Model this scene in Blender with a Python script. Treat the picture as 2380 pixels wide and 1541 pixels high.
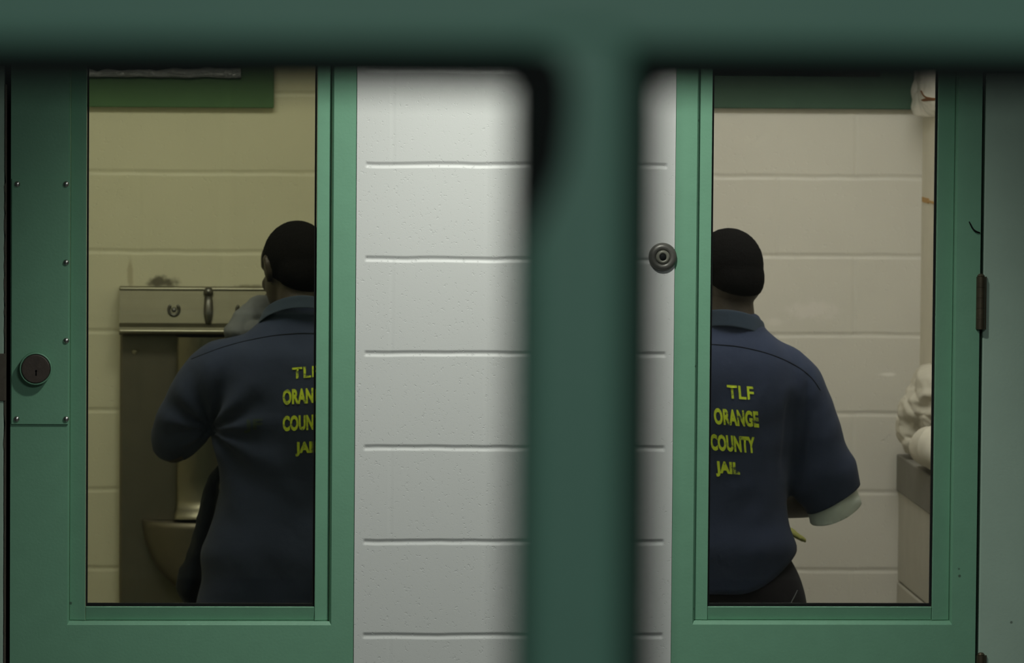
import bpy, bmesh, math, random
from mathutils import Vector, Matrix, noise
from mathutils.bvhtree import BVHTree

# ------------------------------------------------------------------ clearing
for o in list(bpy.data.objects):
    bpy.data.objects.remove(o, do_unlink=True)
S = bpy.context.scene
C = S.collection
random.seed(7)

# ------------------------------------------------------------------ camera
FPX, CX, CY = 12900.0, 1190.0, 770.5
YAW, PITCH, ROLL = math.radians(3.432), math.radians(3.567), math.radians(0.458)
CAM = Vector((0.0, -11.9, 2.30))
_F = Vector((math.sin(YAW)*math.cos(PITCH), math.cos(YAW)*math.cos(PITCH), -math.sin(PITCH)))
_r0 = _F.cross(Vector((0, 0, 1))).normalized()
_u0 = _r0.cross(_F)
_R = _r0*math.cos(ROLL) + _u0*math.sin(ROLL)
_U = -_r0*math.sin(ROLL) + _u0*math.cos(ROLL)


def ray(u, v):
    return (_F + _R*((u-CX)/FPX) - _U*((v-CY)/FPX)).normalized()


def px(u, v, Y):
    """point of the plane y = Y that the photograph shows at pixel (u, v)"""
    d = ray(u, v)
    return CAM + d*((Y-CAM.y)/d.y)


cd = bpy.data.cameras.new('camera')
cam = bpy.data.objects.new('camera', cd)
C.objects.link(cam)
m = Matrix.Identity(4)
for i, a in enumerate((_R, _U, -_F)):
    m[0][i], m[1][i], m[2][i] = a
m.translation = CAM
cam.matrix_world = m
cd.sensor_fit = 'HORIZONTAL'
cd.sensor_width = 36.0
cd.lens = FPX/2380.0*36.0
cd.clip_start, cd.clip_end = 0.05, 100
cd.dof.use_dof = True
cd.dof.focus_distance = 12.0
cd.dof.aperture_fstop = 7.3
S.camera = cam

# ------------------------------------------------------------------ world, lights, exposure
w = bpy.data.worlds.new('world')
S.world = w
w.use_nodes = True
w.node_tree.nodes['Background'].inputs[0].default_value = (0.75, 0.95, 0.9, 1)
w.node_tree.nodes['Background'].inputs[1].default_value = 0.012
S.view_settings.view_transform = 'Standard'
S.view_settings.look = 'None'
S.view_settings.gamma = 1
S.view_settings.use_curve_mapping = False
S.view_settings.exposure = 0.0


def light(name, kind, loc, target, power, col, **kw):
    l = bpy.data.lights.new(name, kind)
    l.energy = power
    l.color = col
    for k, v in kw.items():
        setattr(l, k, v)
    o = bpy.data.objects.new(name, l)
    C.objects.link(o)
    o.location = loc
    o.rotation_euler = (Vector(target)-Vector(loc)).to_track_quat('-Z', 'Y').to_euler()
    return o


PX_MID = px(1190, 900, 0.0)
# recessed ceiling downlight of the day room, above the pier between the two cell fronts
light('day_room_downlight', 'SPOT', (PX_MID.x+0.02, -1.15, 2.95), (PX_MID.x+0.02, 0.0, 1.30), 97, (0.98, 1.0, 0.93),
      spot_size=math.radians(80), spot_blend=1.0, shadow_soft_size=0.07)
# added weak fill light further back in the day room, no fixture seen
light('day_room_fill', 'AREA', (PX_MID.x+0.3, -4.0, 2.95), (PX_MID.x+0.3, -3.8, 0), 34, (0.92, 1.0, 0.97), shape='RECTANGLE', size=1.2, size_y=0.3)
# ceiling lights of the two cells
light('cell_light_left', 'AREA', (px(420, 700, 1.3).x, 0.95, 2.66), (px(420, 700, 1.3).x, 1.05, 0), 11.5, (1.0, 0.99, 0.76), shape='RECTANGLE', size=0.9, size_y=0.4)
light('cell_light_right', 'AREA', (px(1850, 700, 1.3).x, 0.90, 2.66), (px(1850, 700, 1.3).x, 1.05, 0), 15.2, (1.0, 0.99, 0.93), shape='RECTANGLE', size=0.9, size_y=0.4)
# dim lamp of the control room the picture is taken from
light('control_room_light', 'AREA', (0.3, -12.2, 2.55), (0.2, -9.7, 2.0), 11.3, (0.85, 1.0, 0.95), shape='RECTANGLE', size=0.6, size_y=0.3)


# ------------------------------------------------------------------ materials
def nt(name):
    mt = bpy.data.materials.new(name)
    mt.use_nodes = True
    t = mt.node_tree
    return mt, t, t.nodes, t.links, t.nodes['Principled BSDF']


def N(nodes, typ, **kw):
    n = nodes.new(typ)
    for k, v in kw.items():
        setattr(n, k, v)
    return n


def math_n(t, op, a, b=None, clamp=False):
    n = t.nodes.new('ShaderNodeMath')
    n.operation = op
    n.use_clamp = clamp
    for i, x in enumerate((a, b)):
        if x is None:
            continue
        if isinstance(x, (int, float)):
            n.inputs[i].default_value = x
        else:
            t.links.new(x, n.inputs[i])
    return n.outputs[0]


def mixcol(t, fac, a, b):
    n = t.nodes.new('ShaderNodeMix')
    n.data_type = 'RGBA'
    for sock, x in ((n.inputs[0], fac), (n.inputs[6], a), (n.inputs[7], b)):
        if hasattr(x, 'is_linked'):
            t.links.new(x, sock)
        elif isinstance(x, (int, float)):
            sock.default_value = x
        else:
            sock.default_value = (*x, 1)
    return n.outputs[2]


def smooth(t, x, lo, hi):
    n = t.nodes.new('ShaderNodeMapRange')
    n.interpolation_type = 'SMOOTHSTEP'
    t.links.new(x, n.inputs[0])
    n.inputs[1].default_value = lo
    n.inputs[2].default_value = hi
    return n.outputs[0]


def noise_n(t, vec, scale, detail=3, rough=0.5):
    n = t.nodes.new('ShaderNodeTexNoise')
    n.inputs['Scale'].default_value = scale
    n.inputs['Detail'].default_value = detail
    n.inputs['Roughness'].default_value = rough
    t.links.new(vec, n.inputs['Vector'])
    return n.outputs['Fac']


def paint(name, col, rough=0.45, spec=0.4, metal=0.0, mottling=0.12, nscale=14, bump=0.00022, bscale=160, chips=None):
    mt, t, nd, lk, b = nt(name)
    pos = N(nd, 'ShaderNodeNewGeometry').outputs['Position']
    f = noise_n(t, pos, nscale, 4)
    c = mixcol(t, f, tuple(x*(1-mottling) for x in col), tuple(min(1, x*(1+mottling)) for x in col))
    if chips:
        v = N(nd, 'ShaderNodeTexVoronoi')
        v.inputs['Scale'].default_value = 26
        lk.new(pos, v.inputs['Vector'])
        sel = math_n(t, 'GREATER_THAN', N2(t, v.outputs['Color']), 0.90)
        d = smooth(t, v.outputs['Distance'], 0.11, 0.05)
        c = mixcol(t, math_n(t, 'MULTIPLY', math_n(t, 'MULTIPLY', sel, d), 0.75), c, chips)
    lk.new(c, b.inputs['Base Color'])
    b.inputs['Roughness'].default_value = rough
    b.inputs['Specular IOR Level'].default_value = spec
    b.inputs['Metallic'].default_value = metal
    if bump:
        bn = N(nd, 'ShaderNodeBump')
        bn.inputs['Distance'].default_value = bump
        bn.inputs['Strength'].default_value = 1.0
        lk.new(noise_n(t, pos, bscale, 2), bn.inputs['Height'])
        lk.new(bn.outputs[0], b.inputs['Normal'])
    return mt


def N2(t, colsock):
    s = t.nodes.new('ShaderNodeSeparateColor')
    t.links.new(colsock, s.inputs[0])
    return s.outputs[0]


def block_wall(name, col, x0, z0, hdepth, vdepth, xl=None, xr=None, pits=0.0008, spots=(), stains_and_reflections=(), mort=0.010, dirt=0.05, pscale=95):
    """painted concrete block: x0/z0 = a joint's position (m); joints stop short of xl/xr when given"""
    mt, t, nd, lk, b = nt(name)
    pos = N(nd, 'ShaderNodeNewGeometry').outputs['Position']
    wob = N(nd, 'ShaderNodeVectorMath', operation='SCALE')
    nz = N(nd, 'ShaderNodeTexNoise')
    nz.inputs['Scale'].default_value = 9
    lk.new(pos, nz.inputs['Vector'])
    sub = N(nd, 'ShaderNodeVectorMath', operation='SUBTRACT')
    lk.new(nz.outputs['Color'], sub.inputs[0])
    sub.inputs[1].default_value = (0.5, 0.5, 0.5)
    lk.new(sub.outputs[0], wob.inputs[0])
    wob.inputs['Scale'].default_value = 0.006
    add = N(nd, 'ShaderNodeVectorMath', operation='ADD')
    lk.new(pos, add.inputs[0])
    lk.new(wob.outputs[0], add.inputs[1])
    sp = N(nd, 'ShaderNodeSeparateXYZ')
    lk.new(add.outputs[0], sp.inputs[0])
    H = 0.2032
    zz = math_n(t, 'DIVIDE', math_n(t, 'SUBTRACT', sp.outputs['Z'], z0-10*H), H)
    row = math_n(t, 'FLOOR', zz)
    fz = math_n(t, 'SUBTRACT', zz, row)                       # 0..1 inside the course
    dz = math_n(t, 'MULTIPLY', math_n(t, 'MINIMUM', fz, math_n(t, 'SUBTRACT', 1.0, fz)), H)
    par = math_n(t, 'MULTIPLY', math_n(t, 'MODULO', math_n(t, 'ADD', row, 10.0), 2.0), 0.5)
    xx = math_n(t, 'ADD', math_n(t, 'DIVIDE', math_n(t, 'SUBTRACT', sp.outputs['X'], x0-20*0.4064), 0.4064), par)
    fx = math_n(t, 'FRACT', xx)
    dx = math_n(t, 'MULTIPLY', math_n(t, 'MINIMUM', fx, math_n(t, 'SUBTRACT', 1.0, fx)), 0.4064)
    gh = smooth(t, dz, mort*0.5, 0.0)
    gv = smooth(t, dx, mort*0.5, 0.0)
    if xl is not None:
        p2 = N(nd, 'ShaderNodeSeparateXYZ')
        lk.new(pos, p2.inputs[0])
        ml = smooth(t, p2.outputs['X'], xl-0.004, xl+0.004)
        mr = smooth(t, p2.outputs['X'], xr+0.004, xr-0.004)
        mm = math_n(t, 'MULTIPLY', ml, mr)
        gh = math_n(t, 'MULTIPLY', gh, mm)
        gv = math_n(t, 'MULTIPLY', gv, mm)
    h = math_n(t, 'ADD', math_n(t, 'MULTIPLY', gh, -hdepth), math_n(t, 'MULTIPLY', gv, -vdepth))
    n1 = noise_n(t, pos, pscale, 3, 0.6)
    pit = smooth(t, n1, 0.60, 0.74)
    n2 = noise_n(t, pos, pscale*3, 2, 0.5)
    h = math_n(t, 'ADD', h, math_n(t, 'MULTIPLY', pit, -pits*1.2))
    h = math_n(t, 'ADD', h, math_n(t, 'MULTIPLY', n2, pits*0.3))
    bn = N(nd, 'ShaderNodeBump')
    bn.inputs['Distance'].default_value = 1.0
    bn.inputs['Strength'].default_value = 1.0
    lk.new(h, bn.inputs['Height'])
    lk.new(bn.outputs[0], b.inputs['Normal'])
    f = noise_n(t, pos, 5, 5)
    c = mixcol(t, f, tuple(x*(1-dirt) for x in col), tuple(min(1, x*(1+dirt)) for x in col))
    for (p, r, sc) in spots:
        d = N(nd, 'ShaderNodeVectorMath', operation='DISTANCE')
        lk.new(add.outputs[0], d.inputs[0])
        d.inputs[1].default_value = p
        c = mixcol(t, math_n(t, 'MULTIPLY', smooth(t, d.outputs['Value'], r, r*0.5), 0.8), c, sc)
    for (p, rx, rz, sc, k) in stains_and_reflections:                          # stains, pale patches and a painted reflection, each with its own outline
        s2 = N(nd, 'ShaderNodeVectorMath', operation='SUBTRACT')
        lk.new(pos, s2.inputs[0])
        s2.inputs[1].default_value = p
        s3 = N(nd, 'ShaderNodeVectorMath', operation='DIVIDE')
        lk.new(s2.outputs[0], s3.inputs[0])
        s3.inputs[1].default_value = (rx, 10, rz)
        ln = N(nd, 'ShaderNodeVectorMath', operation='LENGTH')
        lk.new(s3.outputs[0], ln.inputs[0])
        e = math_n(t, 'ADD', ln.outputs['Value'], math_n(t, 'MULTIPLY', math_n(t, 'SUBTRACT', noise_n(t, pos, 45, 4), 0.5), 1.6))
        c = mixcol(t, math_n(t, 'MULTIPLY', smooth(t, e, 1.15, 0.35), k), c, sc)
    lk.new(c, b.inputs['Base Color'])
    b.inputs['Roughness'].default_value = 0.42
    b.inputs['Specular IOR Level'].default_value = 0.35
    return mt


def cloth(name, col, mottling=0.15, weave=900, bump=0.0004, rough=0.9, big=7):
    mt, t, nd, lk, b = nt(name)
    tc = N(nd, 'ShaderNodeNewGeometry').outputs['Position']
    f = noise_n(t, tc, big, 5, 0.6)
    c = mixcol(t, f, tuple(x*(1-mottling) for x in col), tuple(min(1, x*(1+mottling)) for x in col))
    lk.new(c, b.inputs['Base Color'])
    b.inputs['Roughness'].default_value = rough
    b.inputs['Specular IOR Level'].default_value = 0.15
    b.inputs['Sheen Weight'].default_value = 0.04
    b.inputs['Sheen Roughness'].default_value = 0.6
    bn = N(nd, 'ShaderNodeBump')
    bn.inputs['Distance'].default_value = 0.004
    bn.inputs['Strength'].default_value = 0.5
    h = math_n(t, 'ADD', noise_n(t, tc, 22, 4), math_n(t, 'MULTIPLY', noise_n(t, tc, weave, 1), 0.06))
    lk.new(h, bn.inputs['Height'])
    lk.new(bn.outputs[0], b.inputs['Normal'])
    return mt


def steel(name, col, rough, stretch=(260, 260, 6), metal=1.0):
    mt, t, nd, lk, b = nt(name)
    pos = N(nd, 'ShaderNodeNewGeometry').outputs['Position']
    mp = N(nd, 'ShaderNodeMapping')
    mp.inputs['Scale'].default_value = stretch
    lk.new(pos, mp.inputs['Vector'])
    f = noise_n(t, mp.outputs[0], 1.0, 3)
    g = noise_n(t, pos, 16, 4)
    c = mixcol(t, g, tuple(x*0.8 for x in col), col)
    lk.new(c, b.inputs['Base Color'])
    b.inputs['Metallic'].default_value = metal
    r = N(nd, 'ShaderNodeMapRange')
    lk.new(f, r.inputs[0])
    r.inputs[3].default_value = rough-0.06
    r.inputs[4].default_value = rough+0.08
    lk.new(r.outputs[0], b.inputs['Roughness'])
    bn = N(nd, 'ShaderNodeBump')
    bn.inputs['Distance'].default_value = 0.0008
    bn.inputs['Strength'].default_value = 0.4
    lk.new(g, bn.inputs['Height'])
    lk.new(bn.outputs[0], b.inputs['Normal'])
    return mt


def glass(name):
    mt, t, nd, lk, b = nt(name)
    b.inputs['Base Color'].default_value = (0.97, 0.99, 0.97, 1)
    b.inputs['Roughness'].default_value = 0.0
    b.inputs['IOR'].default_value = 1.45
    b.inputs['Transmission Weight'].default_value = 1.0
    return mt


def skin(name, col):
    mt, t, nd, lk, b = nt(name)
    pos = N(nd, 'ShaderNodeNewGeometry').outputs['Position']
    c = mixcol(t, noise_n(t, pos, 30, 4), tuple(x*0.82 for x in col), tuple(x*1.15 for x in col))
    lk.new(c, b.inputs['Base Color'])
    b.inputs['Roughness'].default_value = 0.5
    b.inputs['Specular IOR Level'].default_value = 0.4
    bn = N(nd, 'ShaderNodeBump')
    bn.inputs['Distance'].default_value = 0.0006
    lk.new(noise_n(t, pos, 260, 2), bn.inputs['Height'])
    lk.new(bn.outputs[0], b.inputs['Normal'])
    return mt


def print_ink(name, ink, ground):
    mt, t, nd, lk, b = nt(name)
    pos = N(nd, 'ShaderNodeNewGeometry').outputs['Position']
    f = math_n(t, 'ADD', math_n(t, 'MULTIPLY', noise_n(t, pos, 60, 4, 0.6), 0.7), math_n(t, 'MULTIPLY', noise_n(t, pos, 420, 2), 0.3))
    lk.new(mixcol(t, smooth(t, f, 0.50, 0.66), ink, ground), b.inputs['Base Color'])
    b.inputs['Roughness'].default_value = 0.8
    b.inputs['Specular IOR Level'].default_value = 0.15
    return mt


H = 0.2032
ZJ = px(850, 601.5, 0.0).z
pier_spots = [(tuple(px(u, v, 0.0)), r, c) for u, v, r, c in (
    (1202, 703, 0.0035, (0.12, 0.09, 0.05)), (920, 608, 0.0035, (0.16, 0.11, 0.05)), (985, 957, 0.004, (0.35, 0.27, 0.14)),
    (920, 1203, 0.0035, (0.06, 0.05, 0.04)), (1123, 553, 0.004, (0.25, 0.2, 0.12)), (988, 1325, 0.003, (0.2, 0.16, 0.1)), (1040, 850, 0.003, (0.3, 0.25, 0.15)))]
M = {}
M['pier'] = block_wall('white block paint', (0.76, 0.775, 0.75), px(1130, 700, 0.0).x, ZJ, 0.0026, 0.0004,
                       xl=px(848, 800, 0.0).x, xr=px(1546, 800, 0.0).x, pits=0.00035, spots=pier_spots, mort=0.017, dirt=0.02, pscale=150)
YB = 2.30
ZBL, ZBR = px(400, 585, YB).z, px(1900, 595, YB).z
M['back_left'] = block_wall('cream block paint of left cell', (0.66, 0.635, 0.475), px(325, 500, YB).x, ZBL, 0.0020, 0.0009, pits=0.0005, mort=0.020, dirt=0.06,
                            stains_and_reflections=[(tuple(px(377, 656, YB)), 0.05, 0.017, (0.09, 0.08, 0.055), 0.9), (tuple(px(575, 668, YB)), 0.055, 0.010, (0.15, 0.13, 0.08), 0.7),
                                    (tuple(px(303, 640, YB)), 0.008, 0.05, (0.33, 0.28, 0.16), 0.5)])
M['back_right'] = block_wall('cream block paint of right cell', (0.66, 0.628, 0.56), px(1805, 500, YB).x, ZBR, 0.0020, 0.0012, pits=0.0005, mort=0.020, dirt=0.05,
                             stains_and_reflections=[(tuple(px(1880, 722, YB)), 0.085, 0.03, (0.80, 0.74, 0.70), 0.45), (tuple(px(1800, 748, YB)), 0.03, 0.012, (0.80, 0.75, 0.70), 0.4),  # two patches paler than the block paint
                                     (tuple(px(2066, 870, YB)), 0.025, 0.006, (0.9, 0.86, 0.8), 0.8)])  # pale streak: glass reflection painted into the wall colour
M['cell_paint'] = paint('cream cell paint', (0.68, 0.64, 0.53), 0.5, 0.3)
M['bunk_paint'] = paint('scuffed beige bunk paint', (0.47, 0.45, 0.385), 0.5, 0.3)
M['cell_left_paint'] = paint('olive cream cell paint', (0.64, 0.60, 0.44), 0.5, 0.3)
M['ceiling'] = paint('grey ceiling paint', (0.5, 0.5, 0.47), 0.8, 0.2)
M['floor_cell'] = paint('pale sealed concrete', (0.40, 0.38, 0.32), 0.5, 0.3, mottling=0.1, nscale=4)
M['floor'] = paint('grey sealed concrete', (0.17, 0.17, 0.16), 0.5, 0.3, mottling=0.2, nscale=4)
GREEN = (0.185, 0.400, 0.265)
M['green'] = paint('green enamel paint', GREEN, 0.4, 0.45, mottling=0.07, nscale=22, chips=(0.05, 0.07, 0.05))
M['green_frame'] = paint('green enamel of control room frame', (0.145, 0.325, 0.245), 0.45, 0.4, mottling=0.06)
M['green_door'] = paint('pale green door enamel', (0.42, 0.57, 0.465), 0.38, 0.5, mottling=0.08, nscale=9, chips=(0.08, 0.10, 0.08))
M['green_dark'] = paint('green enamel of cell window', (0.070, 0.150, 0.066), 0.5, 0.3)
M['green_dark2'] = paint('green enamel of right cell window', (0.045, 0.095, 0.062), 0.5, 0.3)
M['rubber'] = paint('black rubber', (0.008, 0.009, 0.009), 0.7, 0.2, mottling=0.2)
M['night'] = paint('dark night glass', (0.01, 0.013, 0.012), 0.08, 0.5, bump=0)
M['steel'] = steel('brushed stainless steel', (0.42, 0.40, 0.31), 0.42)
M['steel_top'] = steel('worn brushed steel top panel', (0.19, 0.18, 0.13), 0.48, (6, 260, 260))
M['steel_mid'] = steel('dull brushed stainless steel', (0.24, 0.225, 0.17), 0.36)
M['steel_dark'] = steel('worn dull stainless steel', (0.22, 0.20, 0.155), 0.50)
M['screw'] = steel('polished screw steel', (0.66, 0.66, 0.63), 0.28, (40, 40, 40))
M['button'] = paint('dull grey button metal', (0.17, 0.165, 0.145), 0.38, 0.5, metal=0.35, mottling=0.25, nscale=120)
M['button_ring'] = paint('lighter worn button metal', (0.26, 0.26, 0.21), 0.45, 0.5, metal=0.2, mottling=0.25, nscale=120)
M['bronze'] = paint('dark bronze', (0.085, 0.066, 0.055), 0.42, 0.5, metal=0.2, mottling=0.3, nscale=80)
M['bronze_light'] = paint('worn bronze', (0.115, 0.095, 0.062), 0.45, 0.5, metal=0.6, mottling=0.3, nscale=60)
M['gunmetal'] = steel('dull grey metal', (0.17, 0.165, 0.15), 0.42, (80, 80, 80))
M['black'] = paint('black void', (0.004, 0.004, 0.004), 0.9, 0.0, bump=0)
M['edge'] = paint('bare steel edge', (0.10, 0.085, 0.065), 0.5, 0.4, mottling=0.35, nscale=60)
M['glass'] = glass('clear safety glass')
NAVY = (0.0225, 0.0305, 0.0590)
M['navy'] = cloth('navy work shirt cotton', NAVY)
M['navy_in'] = cloth('navy collar cotton', (0.025, 0.037, 0.056))
M['seam'] = cloth('dark seam thread', (0.003, 0.005, 0.009))
M['trousers'] = cloth('dark trouser cotton', (0.011, 0.0095, 0.012))
M['navy_trousers'] = cloth('dark navy trouser cotton', (0.010, 0.0135, 0.024))
M['white_tee'] = cloth('grey white cotton knit', (0.50, 0.54, 0.50), 0.08)
M['towel'] = cloth('pale grey terry', (0.10, 0.105, 0.108), 0.2)
M['sheet'] = cloth('off white bed linen', (0.60, 0.56, 0.47), 0.06)
M['skin'] = skin('dark brown skin', (0.026, 0.018, 0.013))
M['skin2'] = skin('brown skin', (0.030, 0.022, 0.016))
M['hair'] = paint('short black hair', (0.005, 0.0045, 0.0045), 0.9, 0.06, mottling=0.4, nscale=500, bump=0.003, bscale=700)
M['ink'] = print_ink('yellow green shirt print', (0.46, 0.56, 0.035), NAVY)
M['faint_letters'] = print_ink('faint shirt letters', (0.03, 0.042, 0.03), NAVY)  # faint letters close to the shirt colour
M['shoe'] = paint('dark shoe leather', (0.02, 0.02, 0.02), 0.5, 0.3)
M['eye'] = paint('eye white', (0.55, 0.52, 0.48), 0.2, 0.5, bump=0)
M['plastic'] = paint('white plastic film', (0.72, 0.69, 0.62), 0.25, 0.5, mottling=0.06, bump=0.004, bscale=40)
M['twine'] = paint('brown twine', (0.20, 0.09, 0.04), 0.8, 0.2, mottling=0.3, nscale=100)
M['tape'] = paint('ochre tape', (0.47, 0.27, 0.08), 0.6, 0.2, mottling=0.3, nscale=60)
M['clear'] = paint('crinkled shiny plastic wrap', (0.40, 0.42, 0.48), 0.15, 1.0, bump=0.012, bscale=45)
M['yellow'] = cloth('yellow green cloth', (0.25, 0.25, 0.075), 0.4)
M['concrete'] = paint('grey concrete slab', (0.21, 0.20, 0.175), 0.75, 0.2, mottling=0.12, nscale=25)


# ------------------------------------------------------------------ mesh helpers
def wmat(o):
    mw = o.matrix_basis.copy()
    while o.parent:
        o = o.parent
        mw = o.matrix_basis @ mw
    return mw


def link(name, me, mat, parent=None, smooth_shade=False, origin=None):
    """link a mesh given in world coordinates as one object, optionally under a parent"""
    o = bpy.data.objects.new(name, me)
    C.objects.link(o)
    if parent is not None:
        o.parent = parent
        me.transform(wmat(parent).inverted())
    elif origin is not None:
        me.transform(Matrix.Translation(-Vector(origin)))
        o.location = origin
    me.materials.clear()
    me.materials.append(mat)
    if smooth_shade:
        for p in me.polygons:
            p.use_smooth = True
    me.update()
    return o


def tag(o, label=None, cat=None, group=None, kind=None):
    for k, v in (('label', label), ('category', cat), ('group', group), ('kind', kind)):
        if v:
            o[k] = v
    return o


def empty(name, loc, label=None, cat=None, group=None, kind=None):
    o = bpy.data.objects.new(name, None)
    C.objects.link(o)
    o.location = loc
    o.empty_display_size = 0.05
    return tag(o, label, cat, group, kind)


def catmull(pts, n):
    """smooth list of tuples of any length"""
    out = []
    k = len(pts)
    for i in range(k-1):
        p0, p1, p2, p3 = pts[max(i-1, 0)], pts[i], pts[i+1], pts[min(i+2, k-1)]
        for j in range(n):
            s = j/n
            out.append(tuple(0.5*((2*b) + (-a+c)*s + (2*a-5*b+4*c-d)*s*s + (-a+3*b-3*c+d)*s**3) for a, b, c, d in zip(p0, p1, p2, p3)))
    out.append(tuple(pts[-1]))
    return out


class MB:
    def __init__(self):
        self.bm = bmesh.new()

    def box(self, a, b, bevel=0.0, seg=2):
        a, b = Vector(a), Vector(b)
        r = bmesh.ops.create_cube(self.bm, size=1.0)
        for v in r['verts']:
            v.co = Vector(((a.x+b.x)/2+v.co.x*(b.x-a.x), (a.y+b.y)/2+v.co.y*(b.y-a.y), (a.z+b.z)/2+v.co.z*(b.z-a.z)))
        if bevel:
            es = list({e for v in r['verts'] for e in v.link_edges})
            bmesh.ops.bevel(self.bm, geom=es, offset=bevel, segments=seg, profile=0.5, affect='EDGES')
        return self

    def prism(self, pts, y0, y1):
        """polygon of (x, z) extruded between y0 and y1"""
        f = [self.bm.verts.new((x, y0, z)) for x, z in pts]
        g = [self.bm.verts.new((x, y1, z)) for x, z in pts]
        n = len(pts)
        self.bm.faces.new(f)
        self.bm.faces.new(g[::-1])
        for i in range(n):
            self.bm.faces.new((f[i], g[i], g[(i+1) % n], f[(i+1) % n]))
        return self

    def rings(self, rings, cap=True):
        vs = [[self.bm.verts.new(p) for p in r] for r in rings]
        n = len(vs[0])
        for a, b in zip(vs, vs[1:]):
            for i in range(n):
                self.bm.faces.new((a[i], a[(i+1) % n], b[(i+1) % n], b[i]))
        if cap:
            self.bm.faces.new(vs[0][::-1])
            self.bm.faces.new(vs[-1])
        return self

    def tube(self, pts, n=14, sub=5, up=(0, 0, 1), round_ends=True):
        """pts: (Vector, ra[, rb]) ; ra across (up x dir), rb along up-ish"""
        raw = [(*p[0], p[1], p[2] if len(p) > 2 else p[1]) for p in pts]
        cs = catmull(raw, sub) if len(raw) > 2 else catmull(raw, sub)
        P = [Vector(c[:3]) for c in cs]
        up = Vector(up)
        rs = []
        for i, c in enumerate(cs):
            d = (P[min(i+1, len(P)-1)]-P[max(i-1, 0)]).normalized()
            s = d.cross(up)
            if s.length < 0.15:
                s = d.cross(Vector((0, 1, 0.01)))
            s.normalize()
            t = s.cross(d).normalized()
            rs.append((P[i], d, s, t, max(c[3], 1e-4), max(c[4], 1e-4)))
        rings = []

        def ring(p, s, t, ra, rb):
            return [p + s*(ra*math.cos(a)) + t*(rb*math.sin(a)) for a in (2*math.pi*k/n for k in range(n))]
        p, d, s, t, ra, rb = rs[0]
        if round_ends:
            for q in (0.95, 0.7, 0.35):
                k = math.sqrt(1-q*q)
                rings.append(ring(p-d*(min(ra, rb)*q), s, t, ra*k, rb*k))
        for (p, d, s, t, ra, rb) in rs:
            rings.append(ring(p, s, t, ra, rb))
        if round_ends:
            for q in (0.35, 0.7, 0.95):
                k = math.sqrt(1-q*q)
                rings.append(ring(p+d*(min(ra, rb)*q), s, t, ra*k, rb*k))
        return self.rings(rings)

    def ellipsoid(self, c, r, rot=None, seg=20):
        res = bmesh.ops.create_uvsphere(self.bm, u_segments=seg, v_segments=seg//2+2, radius=1.0)
        q = rot.to_matrix() if rot is not None else Matrix.Identity(3)
        for v in res['verts']:
            v.co = Vector(c) + q @ Vector((v.co.x*r[0], v.co.y*r[1], v.co.z*r[2]))
        return self

    def lathe(self, c, prof, axis=(0, -1, 0), n=32):
        """prof: (radius, height along axis)"""
        ax = Vector(axis).normalized()
        s = ax.orthogonal().normalized()
        t = ax.cross(s)
        c = Vector(c)
        rings = [[c + ax*h + s*(max(r, 1e-5)*math.cos(a)) + t*(max(r, 1e-5)*math.sin(a)) for a in (2*math.pi*k/n for k in range(n))] for r, h in prof]
        return self.rings(rings)

    def mesh(self, name):
        bmesh.ops.recalc_face_normals(self.bm, faces=self.bm.faces)
        me = bpy.data.meshes.new(name)
        self.bm.to_mesh(me)
        self.bm.free()
        return me

    def build(self, name, mat, parent=None, smooth_shade=False, origin=None):
        return link(name, self.mesh(name), mat, parent, smooth_shade, origin)


def fuse(mb, voxel, its=6, factor=0.5):
    """union of the closed shapes of mb as one continuous skin (world coordinates)"""
    me = mb.mesh('tmp')
    o = bpy.data.objects.new('tmp', me)
    C.objects.link(o)
    r = o.modifiers.new('r', 'REMESH')
    r.mode = 'VOXEL'
    r.voxel_size = voxel
    s = o.modifiers.new('s', 'SMOOTH')
    s.factor = factor
    s.iterations = its
    dg = bpy.context.evaluated_depsgraph_get()
    out = bpy.data.meshes.new_from_object(o.evaluated_get(dg))
    bpy.data.objects.remove(o, do_unlink=True)
    bpy.data.meshes.remove(me)
    return out


def cut(me, planes):
    """planes: (point, outward normal, centre, radius): open the skin beyond the plane, inside the sphere only"""
    bm = bmesh.new()
    bm.from_mesh(me)
    for p, n, c, rad in planes:
        c = Vector(c)
        fs = [f for f in bm.faces if (f.calc_center_median()-c).length < rad]
        es = {e for f in fs for e in f.edges}
        vs = {v for f in fs for v in f.verts}
        bmesh.ops.bisect_plane(bm, geom=fs+list(es)+list(vs), plane_co=p, plane_no=n, clear_outer=True)
    bm.to_mesh(me)
    bm.free()
    return me


def thicken(o, t):
    s = o.modifiers.new('thickness', 'SOLIDIFY')
    s.thickness = t
    s.offset = -1.0


def wrinkle(me, fn):
    me.update()
    for v, n in [(v, v.normal.copy()) for v in me.vertices]:
        v.co += n*fn(v.co)


def bvh_of(o):
    bm = bmesh.new()
    bm.from_mesh(o.data)
    bm.transform(wmat(o))
    t = BVHTree.FromBMesh(bm)
    bm.free()
    return t


# ------------------------------------------------------------------ the setting
def struct(o):
    return tag(o, kind='structure')


XL, XR = -2.9, 4.2                                              # extent of the built place
FLOOR_TOP = 0.0
struct(MB().box((XL, -12.8, -0.1), (XR, 0.0, 0.0)).build('floor', M['floor']))
struct(MB().box((XL, 0.0005, -0.1), (XR, YB+0.2, 0.0)).build('floor_cells', M['floor_cell']))
struct(MB().box((XL, -12.8, 3.0), (XR, -0.02, 3.1)).build('ceiling', M['ceiling']))
struct(MB().box((XL, 0.16, 2.7), (XR, YB+0.2, 2.8)).build('ceiling_cells', M['ceiling']))

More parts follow.
